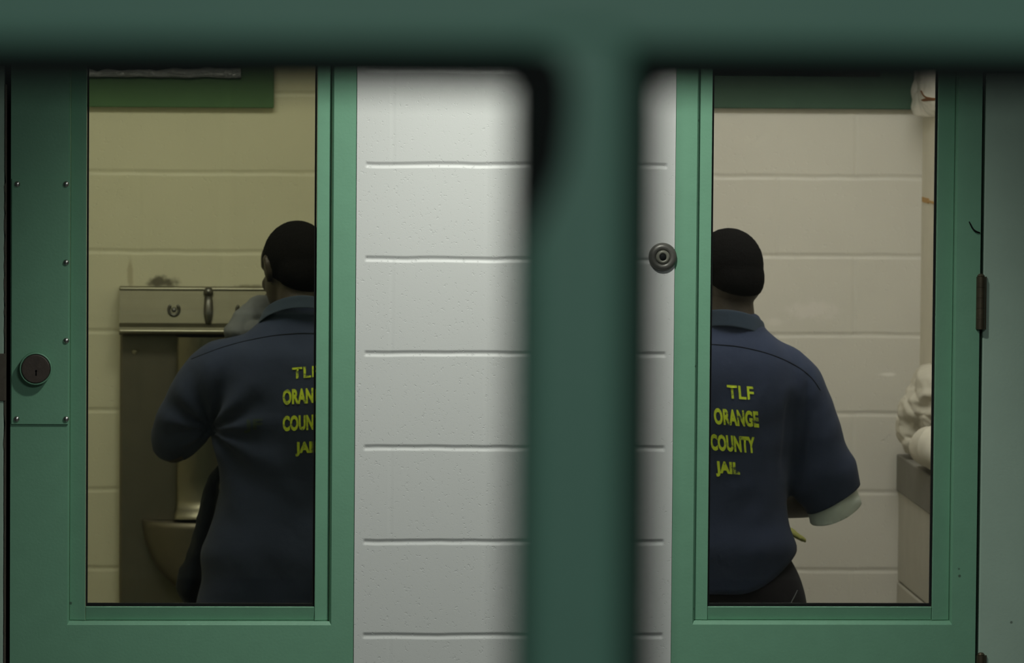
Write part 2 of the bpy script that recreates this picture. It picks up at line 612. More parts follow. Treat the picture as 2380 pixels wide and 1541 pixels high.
xa, xb = px(826.5, 800, 0).x, px(1565.5, 800, 0).x
f1l, f2r = px(24, 800, 0).x, px(2277, 800, 0).x
ZT = 2.32                                                       # top of the cell-front frames
struct(MB().box((xa, -0.004, 0), (xb, 0.2, 3.0)).build('wall_front', M['pier']))
b = MB()
b.box((XL, 0.0, ZT+0.002), (xa-0.002, 0.2, 3.0)).box((xb+0.002, 0.0, ZT+0.002), (XR, 0.2, 3.0))
struct(b.build('wall_front_header', M['pier']))
# cell shells
px_mid = (xa+xb)/2
crx = px(2143, 400, YB).x
struct(MB().box((XL, YB, 0), (px_mid-0.07, YB+0.15, 2.7)).build('wall_back_left', M['back_left']))
struct(MB().box((px_mid+0.07, YB, 0), (crx+0.15, YB+0.15, 2.7)).build('wall_back_right', M['back_right']))
struct(MB().box((px_mid-0.07, 0.2, 0), (px_mid+0.07, YB+0.15, 2.7)).build('wall_middle', M['cell_paint']))
struct(MB().box((crx, 0.2, 0), (crx+0.15, YB, 2.7)).build('wall_right', M['cell_paint']))
clx = px(-420, 700, YB).x
struct(MB().box((clx-0.15, 0.2, 0), (clx, YB, 2.7)).build('wall_left', M['cell_left_paint']))


def cell_front(name, ol, orr, gl, gr, sl, sr, vb_glass, vb_stop):
    """hollow metal frame with a glazed sidelight; arguments are positions measured in the photograph at mid height"""
    X = lambda u: px(u, 800, 0).x
    x0, x1, g0, g1, s0, s1 = (X(u) for u in (ol, orr, gl, gr, sl, sr))
    zb, zs = px((gl+gr)/2, vb_glass, 0).z, px((gl+gr)/2, vb_stop, 0).z
    gt, st = 2.20, 2.235
    root = MB()
    bm = root.bm
    lip = 0.007
    # face sheet with the glazing opening, its rim bevelled inward
    out = [(x0, 0.003), (x1, 0.003), (x1, ZT), (x0, ZT)]
    inn = [(s0, zs), (s1, zs), (s1, st), (s0, st)]
    inb = [(s0+lip*.55, zs+lip*1.1), (s1-lip*.55, zs+lip*1.1), (s1-lip*.55, st-lip), (s0+lip*.55, st-lip)]
    V = lambda pts, y: [bm.verts.new((x, y, z)) for x, z in pts]
    o0, o1 = V(out, 0.0), V(out, 0.14)
    i0, i1, i2, i3 = V(inn, 0.0), V(inb, lip), V(inb, 0.060), V(inn, 0.14)
    for i in range(4):
        j = (i+1) % 4
        for q in ((o0[i], o0[j], i0[j], i0[i]), (i0[i], i0[j], i1[j], i1[i]), (i1[i], i1[j], i2[j], i2[i]), (i2[i], i2[j], i3[j], i3[i]), (i3[i], i3[j], o1[j], o1[i]), (o1[i], o1[j], o0[j], o0[i])):
            bm.faces.new(q)
    w_ = root.build(name, M['green'])
    struct(w_)
    # glazing stops: splayed strips between frame lip and glass
    e = lip*.55+0.0005

    def strip(pa, pb, pc, pd):
        """outer edge pa-pb near the lip, inner edge pc-pd at the glass"""
        q = MB()
        b4 = q.bm
        fr = [b4.verts.new(p) for p in (pa, pb, pd, pc)]
        bk = [b4.verts.new((p[0], 0.032, p[2])) for p in (pa, pb, pd, pc)]
        b4.faces.new(fr)
        b4.faces.new(bk[::-1])
        for i in range(4):
            b4.faces.new((fr[i], bk[i], bk[(i+1) % 4], fr[(i+1) % 4]))
        bmesh.ops.recalc_face_normals(b4, faces=b4.faces)
        bmesh.ops.bevel(b4, geom=list(b4.edges), offset=0.0015, segments=2, profile=0.5, affect='EDGES')
        return q.build('glazing_stop', M['green'], w_)
    yo, yi = 0.021, 0.014
    zl = zs+lip*1.1+0.0005
    strip((s0+e, yo, zl), (s0+e, yo, st-lip), (g0, yi, zl), (g0, yi, st-lip))
    strip((s1-e, yo, zl), (s1-e, yo, st-lip), (g1, yi, zl), (g1, yi, st-lip))
    strip((g0+.0004, yo, zl), (g1-.0004, yo, zl), (g0+.0004, yi, zb-0.002), (g1-.0004, yi, zb-0.002))
    strip((g0+.0004, yo, st-lip), (g1-.0004, yo, st-lip), (g0+.0004, yi, gt), (g1-.0004, yi, gt))
    gk = MB()
    k = 0.0045
    gk.box((g0+.0006, 0.024, zb-.0015), (g0+k, 0.034, gt)).box((g1-k, 0.024, zb-.0015), (g1-.0006, 0.034, gt))
    gk.box((g0+k, 0.024, zb-.0015), (g1-k, 0.034, zb+k)).box((g0+k, 0.024, gt-k), (g1-k, 0.034, gt))
    tag(gk.build('glazing_gasket', M['rubber'], w_), 'black rubber gasket around the glass')
    tag(MB().box((g0+.001, 0.036, zb-0.002), (g1-.001, 0.044, gt)).build('pane', M['glass'], w_), 'clear glass pane')
    # lower part of the frame carries a floor plinth
    return w_, (g0, g1, zb)


win1, g1r = cell_front('window_1', 24.5, 825.5, 200, 735, 158, 773.5, 1410, 1453)
win2, g2r = cell_front('window_2', 1566.5, 2276, 1652, 2176, 1616, 2221, 1410, 1452)

# doors beside the frames
d2 = struct(MB().box((px(2284, 800, 0).x, 0.004, 0.01), (px(2284, 800, 0).x+0.92, 0.05, 2.12), 0.003).build('door_2', M['green_door']))
struct(MB().box((px(2284, 800, 0).x-0.012, 0.055, 0.0), (px(2284, 800, 0).x+0.95, 0.16, ZT)).build('gap_shade_1', M['black']))  # black sheet behind the door, painting the shade in its gap
d1x = px(16, 800, 0).x
dd = MB()
dd.box((d1x-0.92, 0.004, 0.01), (d1x-0.006, 0.05, 2.12), 0.003)
d1 = struct(dd.build('door_1', M['green_door']))
struct(MB().box((d1x-0.95, 0.055, 0.0), (d1x+0.014, 0.16, ZT)).build('gap_shade_2', M['black']))  # same black sheet, gap shade of the left door
struct(MB().box((px(2284, 800, 0).x-0.004, 0.0, 2.128), (px(2284, 800, 0).x+0.95, 0.05, ZT), 0.003).build('trim_3', M['green']))
struct(MB().box((d1x-0.95, 0.0, 2.128), (d1x+0.004, 0.05, ZT), 0.003).build('trim_4', M['green']))
# chipped bare edge of the left door and its strike plate
eb = MB()
pts = []
random.seed(3)
zz = 0.3
prof = []
while zz < 2.1:
    prof.append((d1x-0.006-random.uniform(-0.003, 0.001) if 1.3 < zz < 1.9 else d1x-0.0045-random.uniform(0, 0.001), zz))
    zz += random.uniform(0.006, 0.03)
eb.prism([(d1x-0.001, prof[0][1])] + [(d1x-0.001, prof[-1][1])] + prof[::-1], 0.0025, 0.02)
tag(eb.build('worn_edge', M['edge'], d1), 'bare chipped metal edge')
sp_ = MB().box((d1x-0.055, 0.0, px(0, 932, 0).z), (d1x-0.002, 0.006, px(0, 822, 0).z), 0.001)
tag(sp_.build('strike_plate', M['edge'], d1), 'dark worn metal strike plate')


def hinge(vt, vb):
    c = px(2278.5, (vt+vb)/2, 0)
    z0, z1 = px(2278, vb, 0).z, px(2278, vt, 0).z
    k = MB()
    n = 5
    r = 0.0098
    c0 = Vector((c.x, -0.004, z0))
    hh = (z1-z0)/n
    for i in range(n):
        k.lathe(c0+Vector((0, 0, hh*i)), [(r*0.97, 0), (r, 0.0003), (r, hh-0.0003), (r*0.97, hh-0.0001)], (0, 0, 1), 20)
    k.lathe(c0+Vector((0, 0, z1-z0)), [(r*0.8, 0), (r*0.85, 0.002), (r*0.5, 0.006), (0.0005, 0.007)], (0, 0, 1), 20)
    k.box((c.x+0.004, -0.001, z0), (c.x+0.013, 0.005, z1))
    o_ = k.build('hinge', M['bronze_light'], d2, True)
    o_.modifiers.new('e', 'EDGE_SPLIT').split_angle = math.radians(35)
    return tag(o_, 'bronze door hinge barrel')


hinge(643, 765)
hinge(1523, 1645)
# bent wire scratch hanging at the gap of the right frame
wr = MB().tube([(px(2253, 516, -0.004), .0013), (px(2260, 530, -0.005), .0016), (px(2267, 537, -0.005), .0018), (px(2277, 541, -0.002), .0015)], 8, 4)
tag(wr.build('wire_scrap', M['rubber'], None, True), 'bent scrap of dark wire caught in the gap above the bronze door hinge', 'wire')

# lock pocket cover on the left frame
pl = MB()
xl0, xl1 = px(25.5, 800, 0).x, px(159, 800, 0).x
zl0, zl1 = px(95, 986, 0).z, px(95, 415, 0).z
lp = empty('lock_plate', ((xl0+xl1)/2, 0, zl0), 'green screwed cover plate with a keyed lock on the left cell frame', 'lock plate')
pl.box((xl0+0.001, -0.0045, zl0), (xl1, -0.0002, zl1), 0.0008)
pl.build('cover_plate', M['green'], lp)
for (u, v) in ((40, 428), (153.5, 428), (153.5, 610), (153.5, 792), (38.5, 974), (153.5, 974)):
    s = MB().lathe(px(u, v, -0.0045)+Vector((0, 0, 0)), [(0.0066, 0), (0.0064, 0.0012), (0.0054, 0.003), (0.0035, 0.0042), (0.0012, 0.0047), (0.0003, 0.0047)], (0, -1, 0), 20)
    tag(s.build('screw', M['screw'], lp, True), 'round shiny screw head')
lc = px(83.5, 856, -0.0045)
col = MB().lathe(lc, [(0.0350, 0), (0.0350, 0.016), (0.0343, 0.0195), (0.0325, 0.0205), (0.0315, 0.019), (0.0312, 0.012), (0.0001, 0.012)], (0, -1, 0), 48)
col.build('lock_collar', M['green'], lp, True)
cy = MB().lathe(lc+Vector((0, -0.0122, 0)), [(0.0308, 0), (0.0308, 0.0075), (0.0296, 0.0095), (0.0285, 0.0098), (0.0001, 0.0098)], (0, -1, 0), 48)
cyo = tag(cy.build('lock_cylinder', M['bronze'], lp, False), 'dark bronze lock cylinder')
kh = px(84, 866, -0.027)
kb = MB()
kb.box(kh+Vector((-0.0012, -0.0002, -0.0065)), kh+Vector((0.0012, 0.0005, 0.0035)))
kb.lathe(kh+Vector((0, 0.0005, 0.0035)), [(0.0022, 0), (0.0022, 0.0007), (0.0001, 0.0007)], (0, -1, 0), 14)
kb.build('keyhole', M['black'], cyo)

# round fitting on the pier beside the right frame
bc = px(1540, 597, -0.004)
cbt = empty('call_button', bc, 'round dull metal push button fitting on the white block pier beside the right cell frame', 'button')
MB().lathe(bc, [(0.0305, 0), (0.0305, 0.003), (0.0285, 0.0075), (0.0235, 0.0105), (0.0185, 0.0108), (0.0160, 0.0085), (0.0155, 0.006), (0.0001, 0.006)], (0, -1, 0), 48).build('rosette', M['button'], cbt, True)
MB().lathe(bc+Vector((0, -0.006, 0)), [(0.0150, 0), (0.0150, 0.003), (0.0120, 0.0055), (0.0085, 0.006), (0.0078, 0.0035), (0.0001, 0.0035)], (0, -1, 0), 36).build('button_ring', M['button_ring'], cbt, True)
MB().lathe(bc+Vector((0, -0.0095, 0)), [(0.0072, 0), (0.0070, 0.002), (0.0045, 0.0034), (0.0003, 0.0038)], (0, -1, 0), 24).build('button', M['rubber'], cbt, True)

# ------------------------------------------------------------------ control room window frame close to the camera
YF = -9.55
mu0, mu1 = px(1213, 800, YF).x, px(1462, 800, YF).x
zr = px(1190, 110, YF).z
zg = px(1190, 212, YF).z
fb = MB()
fb.box((-0.75, YF, zr), (1.25, YF+0.10, zr+0.40), 0.004)
w3 = struct(fb.build('window_3', M['green_frame']))
mu = MB().box((mu0, YF-0.002, 1.02), (mu1, YF+0.10, zr+0.01), 0.006)
mu.build('mullion', M['green_frame'], w3)
fl = MB()
fl.box((-0.75, YF, 0.99), (1.25, YF+0.10, 1.03), 0.004)
fl.build('sill', M['green_frame'], w3)
for x in (-0.80, 1.25):
    MB().box((x, YF, 0.99), (x+0.05, YF+0.10, zr+0.40), 0.004).build('jamb', M['green_frame'], w3)
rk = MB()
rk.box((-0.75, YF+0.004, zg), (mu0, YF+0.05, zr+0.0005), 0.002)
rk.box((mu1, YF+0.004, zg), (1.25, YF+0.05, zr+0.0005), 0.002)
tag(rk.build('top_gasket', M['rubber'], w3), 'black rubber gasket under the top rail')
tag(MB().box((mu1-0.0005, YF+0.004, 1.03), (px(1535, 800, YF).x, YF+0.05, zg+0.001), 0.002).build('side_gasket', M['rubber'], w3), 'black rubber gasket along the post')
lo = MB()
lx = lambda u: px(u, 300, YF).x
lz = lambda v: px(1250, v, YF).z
lo.prism([(lx(1211), lz(580)), (lx(1224), lz(580)), (lx(1278), lz(470)), (lx(1312), lz(380)), (lx(1326), lz(270)), (lx(1326), lz(185)), (lx(1300), lz(125)), (lx(1270), zr), (lx(1211), zr)], YF-0.006, YF-0.0025)  # black strip on the post, narrowing downward
tag(lo.build('tapered_strip', M['rubber'], w3), 'black strip tapering off down the post')
b = MB()
b.box((XL, YF-0.01, 0), (XR, YF+0.12, 0.985))
b.box((XL, YF-0.01, 0.985), (-0.81, YF+0.12, 3.0)).box((1.31, YF-0.01, 0.985), (XR, YF+0.12, 3.0)).box((-0.81, YF-0.01, zr+0.405), (1.31, YF+0.12, 3.0))
struct(b.build('wall_control', M['ceiling']))

# ------------------------------------------------------------------ windows high on the back walls of the cells
def cell_window(name, xa_, xb_, v_b, u_mid, mat):
    zb_ = px(u_mid, v_b, YB-0.03).z
    t_ = MB()
    fw = 0.085
    zt_ = 2.55
    t_.box((xa_, YB-0.03, zb_), (xb_, YB+0.001, zb_+fw), 0.003)
    t_.box((xa_, YB-0.03, zt_-fw), (xb_, YB+0.001, zt_), 0.003)
    t_.box((xa_, YB-0.03, zb_+fw-.004), (xa_+fw, YB+0.001, zt_-fw+.004), 0.003)
    t_.box((xb_-fw, YB-0.03, zb_+fw-.004), (xb_, YB+0.001, zt_-fw+.004), 0.003)
    o_ = struct(t_.build(name, mat))
    tag(MB().box((xa_+fw-.002, YB-0.012, zb_+fw-.002), (xb_-fw+.002, YB-0.004, zt_-fw+.002)).build('pane', M['night'], o_), 'dark night window glass')
    return o_, zb_+fw


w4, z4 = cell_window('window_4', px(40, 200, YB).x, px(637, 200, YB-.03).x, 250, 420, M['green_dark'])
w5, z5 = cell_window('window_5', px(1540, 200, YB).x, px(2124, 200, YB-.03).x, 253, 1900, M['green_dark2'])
# crinkled plastic on the left window's bottom rail
pw = MB()
x0_, x1_ = px(190, 170, YB-.03).x, px(560, 170, YB-.03).x
n_ = 60
rings = []
random.seed(11)
zp = px(380, 181, YB-0.04).z
for i in range(n_+1):
    s = i/n_
    x = x0_+(x1_-x0_)*s
    hh = 0.014+0.012*abs(noise.noise((s*9, 1.3, 0)))+0.010*s
    dpt = 0.012+0.006*noise.noise((s*14, 5, 0))
    zz = zp+0.004*noise.noise((s*7, 9, 0)) + 0.002
    rings.append([Vector((x, YB-0.034-dpt*a+0.0025*noise.noise((s*30, k_*2.0, 3)), zz+hh*c_)) for k_, (a, c_) in enumerate(((0, 0), (.7, .04), (1, .3), (.75, .6), (.9, .85), (.3, 1.05), (-.05, 1)))])
pw.rings(rings)
tag(pw.build('plastic_wrap', M['clear'], None, True), 'strip of crinkled shiny plastic stuck along the window rail of the left cell', 'plastic')

# ------------------------------------------------------------------ stainless wash unit in the left cell
xc = px(485, 800, YB).x
sk = empty('wash_unit', (xc, YB, 0), 'stainless steel wall wash unit with spout buttons and half round bowl behind the man', 'sink')
U = lambda u, y: px(u, 800, y).x
Zv = lambda v, y, u=400: px(u, v, y).z
yt = YB-0.10
# top panel: face leaning back a little, rounded lower nose
tp = MB()
xL, xR = U(277, yt), 2*xc-U(277, yt)
zt, zn = Zv(674, yt), Zv(768, yt)
prof = [(YB-.003, zt+0.004), (yt+0.045, zt+0.004), (yt+0.034, zt), (yt+0.012, zn+0.018), (yt-0.002, zn+0.008), (yt-0.004, zn), (yt, zn-0.008), (yt+0.012, zn-0.012), (YB-.003, zn-0.012)]
tp.rings([[Vector((x, y, z)) for y, z in prof] for x in (xL, xR)])
tp.build('top_panel', M['steel_top'], sk)
for yy, zz_, rr in ((yt+0.034, zt+0.001, 0.0042), (yt-0.002, zn-0.002, 0.0052)):
    MB().tube([(Vector((xL+0.003, yy, zz_)), rr), (Vector((xc, yy, zz_)), rr), (Vector((xR-0.003, yy, zz_)), rr)], 12, 4).build('highlight_bead', M['steel'], sk, True)  # beads in lighter steel, added as the highlights along the panel edges
# cabinet below
ybd = YB-0.045
cb = MB()
cb.box((U(279, ybd), ybd, 0.0), (2*xc-U(279, ybd), YB-0.003, zn-0.011), 0.006)
cb.build('cabinet', M['steel_dark'], sk)
# raised column under the top panel ending in a flared lip
yc_ = YB-0.095
colp = MB()
zc1, zc0 = Zv(784, yc_), Zv(1205, yc_)
hw = xc-U(411, yc_)
rows = [(zc1, hw, 0), (zc0+0.10, hw, 0.0), (zc0+0.045, hw, 0.003), (zc0+0.022, hw+0.002, 0.012), (zc0+0.010, hw+0.005, 0.026), (zc0, hw+0.006, 0.028)]
colp.rings([[Vector((xc-h_, ybd, z)), Vector((xc-h_, yc_-f_+0.008, z)), Vector((xc-h_+0.008, yc_-f_, z)), Vector((xc+h_-0.008, yc_-f_, z)), Vector((xc+h_, yc_-f_+0.008, z)), Vector((xc+h_, ybd, z))] for z, h_, f_ in rows])
colp.build('column', M['steel_mid'], sk, True).modifiers.new('e', 'EDGE_SPLIT').split_angle = math.radians(50)
# half-round bowl
bw = MB()
zr_ = Zv(1217, YB-0.15)
bx = xc-U(330, YB-0.15)
rings = []
for k_ in range(13):
    t_ = k_/12
    fall = math.sqrt(max(0.0, 1-t_**2.1))
    rings.append([Vector((xc+bx*fall*math.cos(a)*(1-0.08*t_), ybd-0.10*fall*math.sin(a), zr_-0.20*t_)) for a in (math.pi*j/24 for j in range(25))])
rings.insert(0, [Vector((xc+bx*0.9*math.cos(a), ybd-0.092*math.sin(a), zr_)) for a in (math.pi*j/24 for j in range(25))])
rings.insert(0, [Vector((xc+bx*0.75*math.cos(a), ybd-0.085*math.sin(a), zr_-0.002)) for a in (math.pi*j/24 for j in range(25))])
rings[-1] = [p.lerp(Vector((xc, ybd, zr_-0.20)), 0.6) for p in rings[-2]]
bw.rings(rings)
bw.build('bowl', M['steel_dark'], sk, True)
# spout and the two U-shaped button guards
ysp = yt+0.02
zc_ = Zv(715, ysp)
spx = U(484, ysp)
st_ = MB()
st_.lathe(Vector((spx, ysp+0.014, Zv(679, ysp))), [(0.0125, 0), (0.0125, 0.012), (0.010, 0.018), (0.0005, 0.02)], (0, -1, 0.1), 20)
st_.tube([(Vector((spx, ysp+0.008, Zv(685, ysp))), 0.009, 0.006), (Vector((spx, ysp-0.006, Zv(700, ysp))), 0.0105, 0.007), (Vector((spx, ysp-0.012, Zv(725, ysp))), 0.0115, 0.008), (Vector((spx, ysp-0.012, Zv(745, ysp))), 0.008, 0.007)], 14, 5, (0, 1, 0))
tag(st_.build('spout', M['gunmetal'], sk, True), 'dark metal spout')
for u in (404, 562):
    g_ = MB()
    cx_, cz_ = U(u, ysp), Zv(722, ysp)
    g_.tube([(Vector((cx_+0.0125*math.sin(a)*(1.05), ysp-0.004, cz_+0.004-0.016*math.cos(a)*(1 if abs(a) < 1.6 else .8))), 0.0038) for a in [math.radians(x) for x in range(-130, 131, 20)]], 10, 2, (0, 1, 0))
    g_.lathe(Vector((cx_, ysp+0.012, cz_)), [(0.0075, 0), (0.0075, 0.010), (0.006, 0.013), (0.0004, 0.0135)], (0, -1, 0.1), 18)
    tag(g_.build('push_button', M['gunmetal'], sk, True), 'dark push button in a U shaped guard')
tag(MB().lathe(Vector((U(313, ybd), ybd+0.001, Zv(818, ybd))), [(0.007, 0), (0.006, 0.003), (0.0005, 0.004)], (0, -1, 0), 18).build('bolt', M['steel'], sk, True), 'small round bolt head')

# ------------------------------------------------------------------ bunk, bedding and shelf in the right cell
s_x = px(2083, 1100, YB).x
s_zt, s_zb = px(2083, 1055, YB).z, px(2085, 1141, YB).z
bk = empty('bunk', ((s_x+crx)/2, YB-0.9, 0), 'grey concrete slab bunk on a block base against the right cell wall', 'bunk')
MB().box((s_x, 0.55, s_zb), (crx-0.0005, YB-0.0005, s_zt), 0.004).build('slab', M['concrete'], bk)
p_x = px(2087, 1250, YB).x
zst = px(2087, 1352, YB).z
MB().box((p_x, 0.60, zst+0.004), (crx-0.0005, YB-0.0005, s_zb+0.0005), 0.004).build('base_wall', M['bunk_paint'], bk)
MB().box((p_x-0.002, 0.58, 0), (crx-0.0005, YB-0.0005, zst), 0.005).build('base_kerb', M['bunk_paint'], bk)


def crumple(mb, voxel, amp, fr, seed, its=3):
    me = fuse(mb, voxel, its)

    def fn(p):
        q = Vector((p.x*fr+seed, p.y*fr*0.8, p.z*fr*0.9))
        a = noise.noise(q)
        b_ = noise.noise(q*2.3+Vector((3, 1, 7)))
        return amp*((1-abs(a)*2.2)*0.7+(0.5-abs(b_))*0.5)
    wrinkle(me, fn)
    return me


yb_ = YB-0.52
e1 = MB()
e1.tube([(px(2143, 1043, yb_+.10), 0.026, 0.028), (px(2160, 1038, yb_-.02), 0.042, 0.044), (px(2190, 1044, yb_-.20), 0.05, 0.052)], 16, 4)
me = crumple(e1, 0.008, 0.010, 9, 2)
ow = link('pillow', me, M['sheet'], None, True)
tag(ow, 'plump off-white pillow lying on the grey slab bunk under the crumpled sheet', 'pillow')
e2 = MB()
for u, v, dy, r in ((2120, 990, .36, .036), (2128, 960, .34, .045), (2150, 930, .32, .05), (2165, 905, .30, .055), (2185, 935, .30, .06), (2160, 965, .33, .055), (2118, 1018, .37, .034), (2140, 1010, .37, .040)):
    e2.ellipsoid(px(u, v, yb_+dy), (r*.8, r*1.4, r))
me = crumple(e2, 0.005, 0.016, 20, 5, 2)
tag(link('bed_sheet', me, M['sheet'], None, True), 'crumpled off-white bed sheet heaped on the end of the slab bunk', 'bedding')

# tied plastic bag hanging on the side wall
shz = px(2145, 279, YB).z
bg = MB()
yg = YB-0.17
for u, v, dy, rx, ry, rz in ((2165, 236, 0, .045, .10, .052), (2150, 215, .05, .035, .07, .05), (2180, 205, -.08, .05, .1, .075), (2160, 180, 0, .03, .07, .05), (2143, 250, .03, .025, .09, .03)):
    c_ = px(u, v, yg+dy)
    bg.ellipsoid(c_, (rx, ry, rz))
me = fuse(bg, 0.006, 3)
for v in me.vertices:
    if v.co.z < shz+0.0135:
        v.co.z = shz+0.0135
wrinkle(me, lambda p: 0.006*(0.4-abs(noise.noise(Vector((p.x*22, p.y*16, p.z*30)))))*(1 if p.z > shz+0.03 else 0))
for v in me.vertices:
    v.co.z = max(v.co.z, shz+0.0128)
    v.co.x = min(v.co.x, crx-0.001)
    v.co.y = min(v.co.y, YB-0.032)
bag = empty('plastic_bag', px(2160, 270, yg), 'white plastic bag tied with brown twine hanging on the right cell wall beside the window', 'bag')
link('bag_body', me, M['plastic'], bag, True)
bag_bvh = BVHTree.FromPolygons([v.co.copy()+bag.location for v in me.vertices], [tuple(p.vertices) for p in me.polygons])


def on(bvh, u, v, off=0.002):
    d = ray(u, v)
    h = bvh.ray_cast(CAM+d*10.0, d)
    return None if h[0] is None else h[0]-d*off


def strand(bvh, uv, r, off):
    pts = [(p, r) for p in (on(bvh, u, v, off) for u, v in uv) if p is not None]
    return pts


tw = MB()
for uv in (((2141, 211), (2146, 220), (2153, 226), (2163, 228), (2175, 230), (2184, 231)), ((2143, 232), (2150, 230), (2160, 229), (2172, 229), (2182, 232)), ((2146, 233), (2156, 232), (2168, 231), (2180, 230))):
    ps = strand(bag_bvh, uv, 0.0024, 0.001)
    if len(ps) > 2:
        tw.tube(ps, 8, 4)
tag(tw.build('twine', M['twine'], bag, True), 'brown twine tie')
tape = MB()
ztp = px(2160, 462, YB).z
tape.box((crx-0.003, YB-0.14, ztp-0.007), (crx-0.0003, YB-0.02, ztp+0.006), 0.0008)
tape.box((crx-0.004, YB-0.33, ztp-0.004), (crx-0.0003, YB-0.13, ztp+0.002), 0.0008)
tag(tape.build('tape_strip', M['tape']), 'torn ochre tape strip stuck to the right cell wall below the bag', 'tape')


# ------------------------------------------------------------------ people
def hand_tubes(mb, wrist, d, palm, thumb, curl=0.7, s=1.0):
    """palm with five bent fingers; d = hand direction, palm = direction the palm faces, thumb = thumb side"""
    d, palm, thumb = (Vector(a).normalized() for a in (d, palm, thumb))
    w0 = Vector(wrist)
    kn = w0+d*0.095*s
    mb.tube([(w0-d*0.02*s, 0.026*s, 0.020*s), (w0+d*0.03*s, 0.036*s, 0.017*s), (kn-d*0.012*s, 0.041*s, 0.015*s)], 14, 4, palm)
    for i, (off, ln, r) in enumerate(((0.031, 0.072, 0.0092), (0.0105, 0.081, 0.0096), (-0.0105, 0.074, 0.0090), (-0.030, 0.058, 0.0080))):
        p = kn+thumb*off*s-d*0.018*s
        pts = [(p, r*s)]
        ang = 0.1
        q = kn+thumb*off*s
        pts.append((q, r*s*1.05))
        for k_, f_ in enumerate((0.45, 0.30, 0.25)):
            ang += curl*(0.9 if k_ else 0.55)+0.05*i
            q = q+(d*math.cos(ang)+palm*math.sin(ang))*ln*f_*s
            pts.append((q, r*s*(1-0.10*(k_+1))))
        mb.tube(pts, 10, 3, thumb)
    b0 = w0+d*0.025*s+thumb*0.022*s
    t1 = b0+(thumb*0.75+d*0.5+palm*0.25).normalized()*0.04*s
    t2 = t1+(d*0.75+thumb*0.25+palm*0.5).normalized()*0.034*s
    t3 = t2+(d*0.7+palm*0.7).normalized()*0.026*s
    mb.tube([(b0, 0.015*s), (t1, 0.0115*s), (t2, 0.0102*s), (t3, 0.0085*s)], 10, 3)


def head_shapes(mb, c, yaw, pitch, roll=0.0):
    """head built round the skull centre c; +y of the head = where the face looks"""
    R_ = Matrix.Rotation(yaw, 3, 'Z') @ Matrix.Rotation(pitch, 3, 'X') @ Matrix.Rotation(roll, 3, 'Y')
    q = R_.to_quaternion()
    L = lambda x, y, z: Vector(c)+R_ @ Vector((x, y, z))
    mb.ellipsoid(L(0, -0.012, 0.02), (0.0755, 0.098, 0.088), q, 28)
    mb.ellipsoid(L(0, -0.045, -0.01), (0.066, 0.062, 0.072), q, 24)
    mb.ellipsoid(L(0, 0.035, -0.035), (0.062, 0.060, 0.085), q, 24)
    mb.ellipsoid(L(0, 0.055, -0.085), (0.044, 0.042, 0.035), q, 20)
    mb.ellipsoid(L(0, 0.062, 0.035), (0.058, 0.035, 0.055), q, 20)
    mb.tube([(L(0, 0.088, 0.015), 0.008), (L(0, 0.104, -0.012), 0.011), (L(0, 0.108, -0.026), 0.015)], 10, 4)
    for sgn in (-1, 1):
        mb.ellipsoid(L(0.013*sgn, 0.098, -0.028), (0.009, 0.010, 0.007), q, 12)
        mb.ellipsoid(L(0.035*sgn, 0.075, -0.02), (0.022, 0.02, 0.022), q, 12)
        mb.tube([(L(0.012*sgn, 0.094, 0.024), 0.007), (L(0.032*sgn, 0.09, 0.03), 0.008), (L(0.052*sgn, 0.072, 0.022), 0.006)], 8, 4)
        # ear: rim and lobe
        mb.tube([(L(0.070*sgn, 0.012, 0.018), .006), (L(0.077*sgn, 0.004, 0.026), .005), (L(0.081*sgn, -0.010, 0.023), .005), (L(0.082*sgn, -0.016, 0.006), .005), (L(0.078*sgn, -0.010, -0.014), .0055), (L(0.072*sgn, 0.004, -0.028), .007)], 10, 4)
        mb.ellipsoid(L(0.074*sgn, 0.0, 0.0), (0.007, 0.017, 0.027), q, 14)
    mb.tube([(L(-0.024, 0.088, -0.058), .005), (L(0, 0.099, -0.054), .008), (L(0.024, 0.088, -0.058), .005)], 10, 4)
    mb.tube([(L(-0.021, 0.087, -0.066), .005), (L(0, 0.097, -0.067), .0085), (L(0.021, 0.087, -0.066), .005)], 10, 4)
    return R_, L


def hair_mesh(c, R_, L, nape=-0.062):
    q = R_.to_quaternion()
    hb = MB()
    hb.ellipsoid(L(0, -0.013, 0.022), (0.0782, 0.1005, 0.0905), q, 36)
    hb.ellipsoid(L(0, -0.046, -0.010), (0.0675, 0.0635, 0.0735), q, 30)
    me = fuse(hb, 0.005, 4)
    nrm = R_ @ Vector((0, 0.62, -0.78))
    cut(me, [(L(0, -0.082, nape), nrm, c, 1.0)])
    me.update()
    wrinkle(me, lambda p: 0.0011*noise.noise(p*420))
    return me


